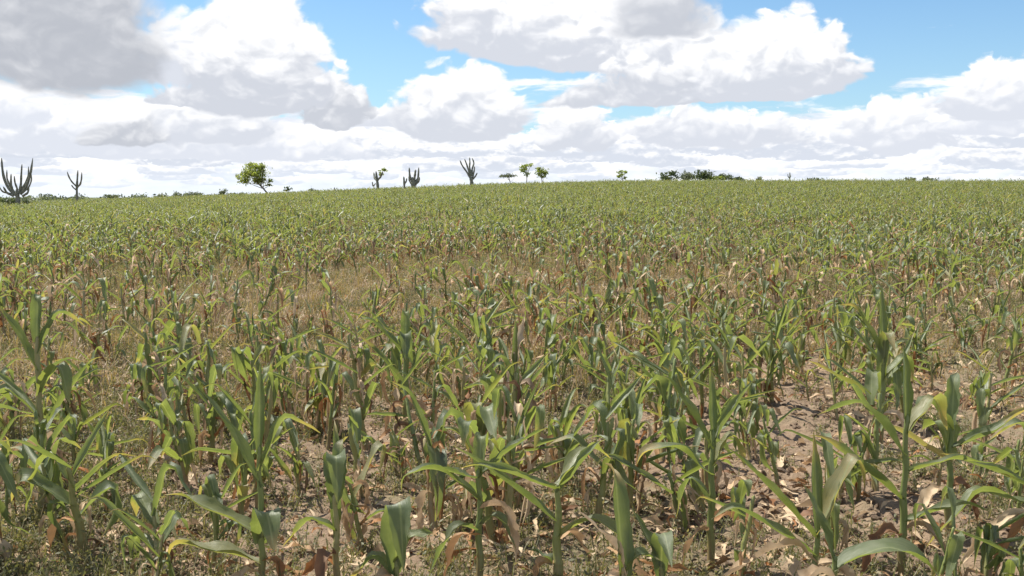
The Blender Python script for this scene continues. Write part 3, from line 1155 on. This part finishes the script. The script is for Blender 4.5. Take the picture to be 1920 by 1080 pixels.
# ------------------------------------------------------------------ clods, litter, weeds
def clod_mesh(seed):
    rg = np.random.default_rng(seed)
    import bmesh
    bm = bmesh.new()
    bmesh.ops.create_icosphere(bm, subdivisions=2, radius=1.0)
    off = rg.normal(0, 1, (5, 3))
    off /= np.linalg.norm(off, axis=1)[:, None]
    am = rg.uniform(.4, .9, 5)
    rg0 = rg.uniform(.55, .9), rg.uniform(.4, .7)
    for vv in bm.verts:
        c = np.array(vv.co)
        d = 1.0
        for o_, a_ in zip(off, am):               # cut flat facets
            t = c @ o_
            if t > a_:
                c = c - o_ * (t - a_)
        c = c * (1 + rg.normal(0, .08))
        vv.co = c * np.array([1, rg0[0], rg0[1]])
    me = bpy.data.meshes.new('clod_source')
    bm.to_mesh(me)
    bm.free()
    me.materials.append(M_CLOD)
    return me


def sample_polar(n, r0, r1, a, rg, power=1.0):
    u = rg.random(n)
    r = r0 + (r1 - r0) * u ** power
    t = rg.uniform(-a, a, n)
    return r * np.sin(t), r * np.cos(t)


rgc = np.random.default_rng(31)
CL = [clod_mesh(k) for k in range(14)]
x, y = sample_polar(30000, 3.4, 15, R(38), rgc, 1.25)
dn = fbm(x * 1.3, y * 1.3, 3, 55)
k = rgc.random(len(x)) < sstep(.38, .62, dn)
x, y = x[k], y[k]
s = 0.008 + 0.030 * rgc.random(len(x)) ** 3.0
scatter('soil_clods', CL, np.stack([x, y, ground_z(x, y) - s * .05], 1), np.stack([rgc.normal(0, .4, len(x)), rgc.normal(0, .4, len(x)), rgc.uniform(0, 2 * PI, len(x))], 1), np.stack([s] * 3, 1),
        rgc.integers(0, len(CL), len(x)), 'brown clods of dry soil strewn between the corn plants', 'soil clods')


def litter_mesh(seed):
    rg = np.random.default_rng(seed)
    v, f, uv = leaf_shape(rg.uniform(.05, .32), rg.uniform(.010, .045), rg.uniform(5, 30), ((rg.uniform(.3, .7), rg.uniform(-20, 50), .3),), 25,
                          rg.uniform(-120, 120), rg.uniform(.1, .5), .3, .02, rg.uniform(-60, 60), seed, 9, 2, .45, .25)
    v[:, :2] -= v[:, :2].mean(0)
    v[:, 2] -= np.percentile(v[:, 2], 25)
    return mesh_from('litter_source', v, f, M_DRY, uv)


LT = [litter_mesh(700 + k) for k in range(26)]
x, y = sample_polar(24000, 3.4, 34, R(38), rgc, 1.05)
dn = fbm(x / 1.6, y / 1.6, 3, 61)
k = rgc.random(len(x)) < 0.18 + 0.82 * np.maximum(sstep(.42, .62, dn), deadness(x, y))
x, y = x[k], y[k]
s = rgc.uniform(.5, 1.1, len(x))
scatter('dry_leaf_litter', LT, np.stack([x, y, ground_z(x, y) + .006], 1),
        np.stack([rgc.normal(0, .25, len(x)), rgc.normal(0, .25, len(x)), rgc.uniform(0, 2 * PI, len(x))], 1), np.stack([s] * 3, 1),
        rgc.integers(0, len(LT), len(x)), 'tan and rust dead corn leaves lying on the soil', 'leaf litter')


def weed_mesh(seed):
    rg = np.random.default_rng(seed)
    g = Geo()
    for k in range(int(rg.integers(9, 15))):
        L = rg.uniform(.04, .12)
        a = rg.uniform(0, 2 * PI)
        e = R(rg.uniform(20, 85))
        b = np.array([rg.normal(0, .025), rg.normal(0, .025), 0])
        d = np.array([math.cos(a) * math.cos(e), math.sin(a) * math.cos(e), math.sin(e)])
        sd = np.array([-math.sin(a), math.cos(a), 0]) * .0016
        tip = b + d * L - np.array([0, 0, L * .15])
        mid = b + d * L * .55
        g.add(np.stack([b - sd, b + sd, mid + sd, mid - sd]), np.array([[0, 1, 2, 3]]), None, rg.random())
        g.add(np.stack([mid - sd, mid + sd, tip + sd * .2, tip - sd * .2]), np.array([[0, 1, 2, 3]]), None, rg.random())
        for q in range(int(rg.integers(2, 5))):       # little leaves
            p = b + d * L * rg.uniform(.3, 1.0)
            r1 = rg.normal(0, 1, 3); r1 /= np.linalg.norm(r1)
            r2 = np.cross(r1, rg.normal(0, 1, 3)); r2 /= np.linalg.norm(r2)
            w = rg.uniform(.005, .011)
            g.add(np.stack([p, p + r1 * w + r2 * w * .4, p + r1 * 2 * w, p + r1 * w - r2 * w * .4]), np.array([[0, 1, 2, 3]]), None, rg.random())
    return g.mesh('weed_source', [M_WEED], False)


WD = [weed_mesh(900 + k) for k in range(12)]
x, y = sample_polar(66000, 3.3, 38, R(38), rgc, 1.0)
dn = fbm(x / 1.3 + 3, y / 1.3, 3, 71)
r = np.hypot(x, y)
left = sstep(-0.9, -2.2, x) * (1 - sstep(6, 10, r))
k = rgc.random(len(x)) < np.clip(0.03 + 0.34 * sstep(7, 11, r) + (0.30 + 0.5 * sstep(5, 9, r)) * sstep(.48, .64, dn) + .8 * left, 0, 1)
x, y, r = x[k], y[k], r[k]
s = rgc.uniform(.6, 1.5, len(x)) * (1 + 0.5 * sstep(10, 30, r))
scatter('ground_weeds', WD, np.stack([x, y, ground_z(x, y) - .004], 1),
        np.stack([np.zeros(len(x)), np.zeros(len(x)), rgc.uniform(0, 2 * PI, len(x))], 1), np.stack([s] * 3, 1),
        rgc.integers(0, len(WD), len(x)), 'fine low weeds covering the soil in patches', 'weeds')

M_STRAW = foliage_material('dead_grass', (0.22, 0.15, 0.085), (0.32, 0.225, 0.13), (0.46, 0.35, 0.22), 0.25)


def straw_mesh(seed):
    rg = np.random.default_rng(seed)
    g = Geo()
    for k in range(int(rg.integers(10, 16))):
        L, a, e = rg.uniform(.08, .26), rg.uniform(0, 2 * PI), R(rg.uniform(25, 85))
        b = np.array([rg.normal(0, .04), rg.normal(0, .04), 0])
        d = np.array([math.cos(a) * math.cos(e), math.sin(a) * math.cos(e), math.sin(e)])
        sd = np.array([-math.sin(a), math.cos(a), 0]) * rg.uniform(.0015, .004)
        mid, tip = b + d * L * .6, b + d * L - np.array([0, 0, L * rg.uniform(.05, .4)])
        g.add(np.stack([b - sd, b + sd, mid + sd, mid - sd]), np.array([[0, 1, 2, 3]]), None, rg.random())
        g.add(np.stack([mid - sd, mid + sd, tip + sd * .2, tip - sd * .2]), np.array([[0, 1, 2, 3]]), None, rg.random())
    return g.mesh('straw_source', [M_STRAW], False)


ST = [straw_mesh(1300 + k) for k in range(12)]
x, y = sample_polar(26000, 7, 42, R(38), rgc, 0.9)
k = rgc.random(len(x)) < np.clip(deadness(x, y) * .9 - .12, 0, 1)
x, y = x[k], y[k]
s = rgc.uniform(.6, 1.35, len(x))
scatter('dead_grass', ST, np.stack([x, y, ground_z(x, y) - .004], 1),
        np.stack([np.zeros(len(x)), np.zeros(len(x)), rgc.uniform(0, 2 * PI, len(x))], 1), np.stack([s] * 3, 1),
        rgc.integers(0, len(ST), len(x)), 'wispy brown dead grass in the dried patches of the field', 'dead grass')

# ------------------------------------------------------------------ trees, bushes and cacti along the skyline
def tube(pts, rads, seg=7, ribs=0.0, cap=True):
    pts = np.asarray(pts, float)
    n = len(pts)
    T = np.gradient(pts, axis=0)
    T /= np.linalg.norm(T, axis=1)[:, None]
    ref = np.array([0.13, 0.97, 0.19])
    V_ = []
    for i in range(n):
        a = np.cross(T[i], ref); a /= np.linalg.norm(a)
        b = np.cross(T[i], a)
        for k in range(seg):
            t = 2 * PI * k / seg
            r = rads[i] * (1 + (ribs if k % 2 == 0 else -ribs))
            V_.append(pts[i] + r * (a * math.cos(t) + b * math.sin(t)))
    F = [(i * seg + k, i * seg + (k + 1) % seg, (i + 1) * seg + (k + 1) % seg, (i + 1) * seg + k) for i in range(n - 1) for k in range(seg)]
    return np.array(V_), np.array(F)


def bez(p0, p1, p2, n=9):
    t = np.linspace(0, 1, n)[:, None]
    return (1 - t) ** 2 * np.array(p0) + 2 * t * (1 - t) * np.array(p1) + t ** 2 * np.array(p2)


def crown_mesh(name, blobs, leaf, dens, mat, seed):
    """leaf-sized faces through several uneven clumps; blobs: (x, y, z, rx, rz)"""
    rg = np.random.default_rng(seed)
    P_, T_ = [], []
    for (bx, by, bz, rx, rz) in blobs:
        sub = int(rg.integers(7, 12))
        for q in range(sub):
            d = rg.normal(0, 1, 3); d /= np.linalg.norm(d)
            rr = rg.uniform(.15, .90)
            c = np.array([bx + d[0] * rx * rr, by + d[1] * rx * rr, bz + d[2] * rz * rr])
            nn = int(3.4 * dens * rx * rz / (leaf * leaf) / sub)
            p = rg.normal(0, 1, (max(nn, 6), 3)) * np.array([rx, rx, rz]) * .26 + c
            P_.append(p)
            T_.append(np.clip(rg.normal(rg.uniform(.2, .8), .18, len(p)), 0, 1))
    P_ = np.concatenate(P_); T_ = np.concatenate(T_)
    n = len(P_)
    a = rg.normal(0, 1, (n, 3)); a /= np.linalg.norm(a, axis=1)[:, None]
    b = np.cross(a, rg.normal(0, 1, (n, 3))); b /= np.linalg.norm(b, axis=1)[:, None]
    s = (leaf * rg.uniform(.55, 1.25, n))[:, None]
    V_ = np.stack([P_ - a * s, P_ + b * s * .45, P_ + a * s, P_ - b * s * .45], 1).reshape(-1, 3)
    F = np.arange(4 * n).reshape(-1, 4)
    return mesh_from(name, V_, F, mat, None, np.repeat(T_, 4), None, False)


def make_tree(name, px, top, dist, blobs_px, trunk_px, label, cat='tree', mat=None, leaf=0.2, dens=3.2, group=None, base=None, tr=.09, seed=0, limbs=True):
    """blobs in photo pixels: (x, y, half width, half height); trunk: pixel path from foot up"""
    mat = mat or M_TREE
    k = dist / FPX
    d0 = px_ray(px, 360)
    x0, y0 = d0.x / math.hypot(d0.x, d0.y) * dist, d0.y / math.hypot(d0.x, d0.y) * dist
    k = y0 / FPX
    gz = float(terrain(x0, y0))
    root = bpy.data.objects.new(name, None)
    root.location = (x0, y0, gz)
    COL.objects.link(root)
    rg = np.random.default_rng(seed + int(px))

    def loc(qx, qy, dy=0.0):
        d = px_ray(qx, qy)
        q = y0 / d.y
        return np.array([d.x * q - x0, dy, CAM_H + d.z * q - gz])
    bl = []
    for (bx, by, rx, rz) in blobs_px:
        c = loc(bx, by, rg.uniform(-.4, .4) * rx * k)
        bl.append((c[0], c[1], c[2], rx * k, rz * k))
    link('crown', crown_mesh(name + '_crown', bl, leaf, dens, mat, seed + int(px)), root)
    g = Geo()
    pts = [loc(*p) for p in trunk_px]
    foot = pts[0].copy(); foot[2] = -0.25
    pts = [foot] + pts
    pts = np.array(pts)
    t = np.linspace(0, 1, len(pts)); tt = np.linspace(0, 1, 9)
    pp = np.stack([np.interp(tt, t, pts[:, i]) for i in range(3)], 1)
    v, f = tube(pp, np.linspace(tr * 1.3, tr * .6, 9), 7)
    g.add(v, f)
    if limbs:
        for (bx, by, bz, rx, rz) in bl:
            for q in range(2):
                e = np.array([bx + rg.normal(0, .35) * rx, by + rg.normal(0, .35) * rx, bz + rg.normal(0, .35) * rz])
                st = pp[int(rg.integers(4, 9))]
                v, f = tube(bez(st, (st + e) / 2 + np.array([0, 0, -.15 * rz]), e, 6), np.linspace(tr * .5, tr * .15, 6), 5)
                g.add(v, f)
    link('trunk', g.mesh(name + '_trunk', [M_BARK]), root)
    tag(root, label, cat, group)
    return root


def make_cactus(px, dist, trunk, arms, label, group='column cacti on the skyline', tuft=None, name='column_cactus'):
    """trunk and arms as pixel paths with widths: ((x,y,w), ...)"""
    d0 = px_ray(px, 360)
    x0, y0 = d0.x / math.hypot(d0.x, d0.y) * dist, d0.y / math.hypot(d0.x, d0.y) * dist
    k = y0 / FPX
    gz = float(terrain(x0, y0))
    root = bpy.data.objects.new(name, None)
    root.location = (x0, y0, gz)
    COL.objects.link(root)
    rg = np.random.default_rng(int(px))

    def loc(qx, qy, dy=0.0):
        d = px_ray(qx, qy)
        q = y0 / d.y
        return np.array([d.x * q - x0, dy, CAM_H + d.z * q - gz])

    def column(nm, path, dy, low=False):
        pts = np.array([loc(p[0], p[1], dy * (i / max(1, len(path) - 1))) for i, p in enumerate(path)])
        w = np.array([p[2] * k * .25 for p in path])
        if low:
            pts[0, 2] = -0.3
        t = np.linspace(0, 1, len(pts)); tt = np.linspace(0, 1, 14)
        pp = np.stack([np.interp(tt, t, pts[:, i]) for i in range(3)], 1)
        for _ in range(2):
            pp[1:-1] = (pp[:-2] + 2 * pp[1:-1] + pp[2:]) / 4
        ww = np.interp(tt, t, w) * (1 + .10 * np.sin(tt * 17 + rg.random() * 6))
        ww[-1] *= .35; ww[-2] *= .8
        v, f = tube(pp, ww, 14, .16)
        link(nm, mesh_from('cactus_' + nm, v, f, M_CACTUS), root)
    column('trunk', trunk, 0, True)
    for i, a in enumerate(arms):
        column('arm', a, rg.uniform(-1, 1) * 14 * k)
    if tuft:
        bl = []
        for (bx, by, rx, rz) in tuft:
            c = loc(bx, by)
            bl.append((c[0], c[1], c[2], rx * k, rz * k))
        link('foliage', crown_mesh('cactus_foliage', bl, .16, 3, M_TREE, int(px)), root)
    tag(root, label, 'cactus', group)
    return root


make_cactus(33, 104, ((34, 380, 15.6), (33, 368, 14.0), (31, 354, 8.6)), [
    ((30, 366, 10.9), (14, 352, 10.1), (6, 332, 8.6), (3, 312, 7.0), (2, 296, 4.7)),
    ((24, 358, 7.0), (22, 345, 7.0), (24, 326, 4.7)),
    ((36, 362, 8.6), (40, 345, 7.8), (41, 328, 6.2), (43, 308, 4.7)),
    ((38, 364, 10.1), (50, 348, 9.4), (57, 326, 7.8), (61, 296, 4.7)),
    ((42, 368, 7.8), (52, 362, 7.0), (54, 350, 5.5)),
    ((26, 368, 7.8), (16, 362, 7.0), (12, 350, 5.5)),
    ((28, 362, 7.0), (18, 346, 6.2), (14, 334, 5.5), (15, 318, 3.9)),
    ((37, 360, 7.0), (46, 344, 6.2), (51, 330, 5.5), (50, 312, 3.9)),
    ((33, 356, 6.2), (31, 342, 5.5), (33, 330, 3.9)),
    ((42, 362, 6.2), (54, 352, 5.5), (60, 338, 4.7), (59, 322, 3.1)),
    ((22, 364, 6.2), (8, 360, 5.5), (2, 348, 4.7))],
    'large dark cactus with many curving arms at the left edge of the skyline')
make_cactus(144, 126, ((144, 379, 7), (144, 362, 7), (144, 350, 8), (145, 334, 6), (146, 319, 5)), [
    ((144, 350, 6), (137, 342, 5), (133, 333, 5), (131, 322, 4)),
    ((145, 351, 6), (152, 346, 6), (156, 336, 5), (158, 323, 4)),
    ((143, 356, 5), (140, 352, 4), (139, 347, 4))],
    'slim cactus shaped like a three pronged fork with a clear trunk')
make_cactus(708, 128, ((709, 357, 9), (708, 344, 9), (706, 332, 8), (705, 321, 6)), [
    ((708, 340, 7), (701, 334, 6), (699, 323, 5)),
    ((708, 338, 7), (715, 331, 6), (719, 322, 6)),
    ((704, 344, 4), (700, 350, 4), (699, 341, 4))],
    'stubby cactus with a leafy green tuft on its right arm', tuft=[(720, 319, 6, 5), (714, 325, 5, 4)])
make_cactus(757, 128, ((758, 355, 7), (758, 345, 7), (757, 331, 6)), [((758, 346, 5), (762, 340, 5), (763, 334, 4))],
            'short cactus close beside a bushier taller cactus')
make_cactus(776, 128, ((776, 354, 17), (775, 342, 15), (773, 332, 9)), [
    ((773, 340, 8), (768, 330, 7), (767, 314, 5)),
    ((776, 340, 9), (778, 328, 8), (779, 318, 6)),
    ((778, 344, 8), (784, 334, 7), (785, 314, 5)),
    ((779, 346, 7), (786, 340, 6), (787, 332, 5)),
    ((772, 346, 6), (767, 338, 6), (766, 330, 5))],
    'dense dark cactus with a solid body and two horn-like tips')
make_cactus(884, 130, ((885, 349, 14), (884, 338, 12), (882, 330, 9)), [
    ((882, 334, 7), (875, 322, 6), (866, 310, 5), (862, 300, 4)),
    ((883, 332, 6), (878, 318, 6), (875, 308, 5), (871, 298, 4)),
    ((884, 330, 7), (880, 314, 6), (881, 304, 5), (880, 295, 4)),
    ((885, 330, 7), (885, 316, 6), (889, 306, 5), (885, 296, 4)),
    ((887, 336, 6), (892, 330, 5), (895, 324, 4)),
    ((886, 334, 6), (889, 322, 5), (890, 312, 4))],
    'bare grey cactus fanning out like an open hand on the crest')
make_cactus(627, 150, ((627, 362, 4), (627, 357, 4), (627, 351, 3)), [((627, 357, 3), (630, 355, 2), (631, 352, 2))],
            'tiny single column cactus far off between the leaning tree and the stubby cactus')
make_cactus(1480, 170, ((1480, 340, 4), (1481, 332, 4), (1481, 323, 3)), [((1480, 334, 3), (1477, 331, 3), (1476, 326, 2)), ((1481, 333, 3), (1484, 331, 3), (1485, 327, 2))],
            'small thin cactus standing alone far right of the bush clump')

make_tree('leaning_tree', 497, 303, 140, [(472, 322, 24, 16), (458, 334, 14, 11), (484, 338, 16, 11), (470, 312, 16, 8), (488, 314, 10, 9), (506, 338, 7, 4), (505, 347, 7, 3)],
          [(501, 362), (494, 354), (486, 346), (478, 338)], 'round bright green tree on a thin leaning trunk at the left crest', leaf=.17, dens=4.6, tr=.10)
SK = 'small trees along the skyline'
make_tree('flat_tree', 957, 324, 165, [(946, 330, 10, 4), (960, 331, 12, 4), (952, 328, 8, 3)], [(957, 346), (956, 338), (955, 332)],
          'low flat greyish tree, the palest of the three beside the open hand cactus', mat=M_FAR, leaf=.2, tr=.05, group=SK)
make_tree('upright_tree', 986, 305, 165, [(986, 312, 10, 6), (980, 318, 8, 7), (994, 309, 7, 4), (987, 326, 7, 6)], [(987, 346), (988, 334), (986, 322)],
          'narrow green tree, the tallest of the three beside the open hand cactus', leaf=.2, tr=.07, group=SK, dens=3.2)
make_tree('round_tree', 1016, 313, 165, [(1012, 322, 10, 7), (1023, 323, 9, 6), (1016, 329, 9, 5), (1012, 317, 6, 4)], [(1017, 346), (1016, 338), (1016, 328)],
          'rounded dark green tree, rightmost of the three beside the open hand cactus', leaf=.2, tr=.07, group=SK, dens=3.4)
make_tree('spindly_tree', 1166, 318, 170, [(1162, 322, 7, 4), (1171, 322, 6, 3), (1167, 328, 7, 4), (1160, 331, 5, 3), (1172, 333, 5, 2)], [(1168, 344), (1167, 336), (1165, 328)],
          'light green spindly tree alone between the three trees and the bush clump', leaf=.18, tr=.05, group=SK, dens=2.8)
BC = 'bushes of the clump on the right skyline'
for (bx, bl, lb, mt) in (
        (1258, [(1256, 329, 15, 8), (1248, 332, 9, 6), (1262, 324, 8, 5)], 'dark green bush at the left end of the skyline clump', M_BUSH),
        (1289, [(1286, 328, 10, 7), (1294, 330, 10, 7), (1284, 334, 9, 5)], 'thin greyish bush between the two darkest bushes of the clump', M_FAR),
        (1320, [(1319, 326, 12, 9), (1326, 331, 12, 7), (1314, 333, 9, 6)], 'tallest dark bush in the middle of the skyline clump', M_BUSH),
        (1346, [(1342, 332, 12, 6), (1352, 333, 10, 5)], 'mid green bush right of the tallest bush in the clump', M_TREE),
        (1366, [(1364, 331, 13, 6), (1374, 334, 8, 4)], 'rounded green bush second from the right end of the clump', M_BUSH),
        (1386, [(1384, 335, 8, 4), (1390, 336, 6, 3)], 'smallest bush at the right end of the skyline clump', M_BUSH)):
    bl = [(q[0], q[1] + 1, q[2] * 1.35, q[3] * 1.15) for q in bl]
    make_tree('bush', bx, 320, 180, bl, [(bx, 342), (bx, 336), (bx, 330)], lb, 'bush', mt, .24, 3.6, BC, tr=.06)
FB = 'far bushes peeping over the crest'
for (bx, dist, bl, lb, mt) in (
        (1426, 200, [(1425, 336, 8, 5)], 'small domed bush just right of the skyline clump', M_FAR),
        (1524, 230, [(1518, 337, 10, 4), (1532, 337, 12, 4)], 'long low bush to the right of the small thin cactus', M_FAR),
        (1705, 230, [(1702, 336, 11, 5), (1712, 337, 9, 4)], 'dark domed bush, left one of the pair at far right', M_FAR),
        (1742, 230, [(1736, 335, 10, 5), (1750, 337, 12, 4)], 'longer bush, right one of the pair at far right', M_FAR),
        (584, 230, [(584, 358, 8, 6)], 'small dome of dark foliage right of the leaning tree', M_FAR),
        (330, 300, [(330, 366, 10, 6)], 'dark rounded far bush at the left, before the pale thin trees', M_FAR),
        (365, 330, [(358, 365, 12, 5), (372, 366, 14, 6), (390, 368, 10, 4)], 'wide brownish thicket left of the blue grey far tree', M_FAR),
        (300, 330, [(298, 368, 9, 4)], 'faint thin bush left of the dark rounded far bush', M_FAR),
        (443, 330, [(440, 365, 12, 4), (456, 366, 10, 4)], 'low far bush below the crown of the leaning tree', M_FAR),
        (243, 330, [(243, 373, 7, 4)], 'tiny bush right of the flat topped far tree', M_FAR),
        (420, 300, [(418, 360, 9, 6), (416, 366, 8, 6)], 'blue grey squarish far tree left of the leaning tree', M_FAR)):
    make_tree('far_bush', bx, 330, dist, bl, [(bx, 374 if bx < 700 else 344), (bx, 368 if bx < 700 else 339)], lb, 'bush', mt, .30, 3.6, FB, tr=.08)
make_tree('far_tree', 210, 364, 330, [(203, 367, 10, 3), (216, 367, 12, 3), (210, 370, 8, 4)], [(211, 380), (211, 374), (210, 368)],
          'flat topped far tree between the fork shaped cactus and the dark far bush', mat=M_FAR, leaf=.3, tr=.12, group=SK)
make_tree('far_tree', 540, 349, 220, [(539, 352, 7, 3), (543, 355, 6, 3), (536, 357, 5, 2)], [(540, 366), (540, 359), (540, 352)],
          'little mushroom shaped far tree just right of the leaning tree', mat=M_BUSH, leaf=.22, tr=.1, group=SK)
make_tree('shrub', 15, 360, 106, [(6, 376, 12, 6), (22, 378, 12, 6), (50, 379, 12, 5)], [(16, 384), (16, 378)],
          'dark shrubbery growing round the foot of the large left cactus', 'shrub', M_BUSH, .14, 3.5, None, tr=.04)
make_tree('shrub', 138, 370, 128, [(134, 376, 7, 4), (148, 377, 6, 3)], [(140, 380), (140, 376)],
          'low green shrub at the foot of the fork shaped cactus', 'shrub', M_TREE, .14, 3.2, None, tr=.03)

# a wood far beyond the left end of the field, one mass along the horizon
rgw = np.random.default_rng(77)
bl = []
for q in range(150):
    qx = rgw.uniform(-500, 640)
    dist = rgw.uniform(600, 760)
    d = px_ray(qx, 372)
    kk = dist / math.hypot(d.x, d.y)
    h = rgw.uniform(2.2, 5.0)
    bl.append((d.x * kk, d.y * kk, -5 + h * .8 + 1.6, rgw.uniform(5, 11), h * .62))
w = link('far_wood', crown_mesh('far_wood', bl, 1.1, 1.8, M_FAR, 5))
tag(w, 'low blue-green line of woodland on the horizon behind the cacti', 'woodland', None, 'stuff')
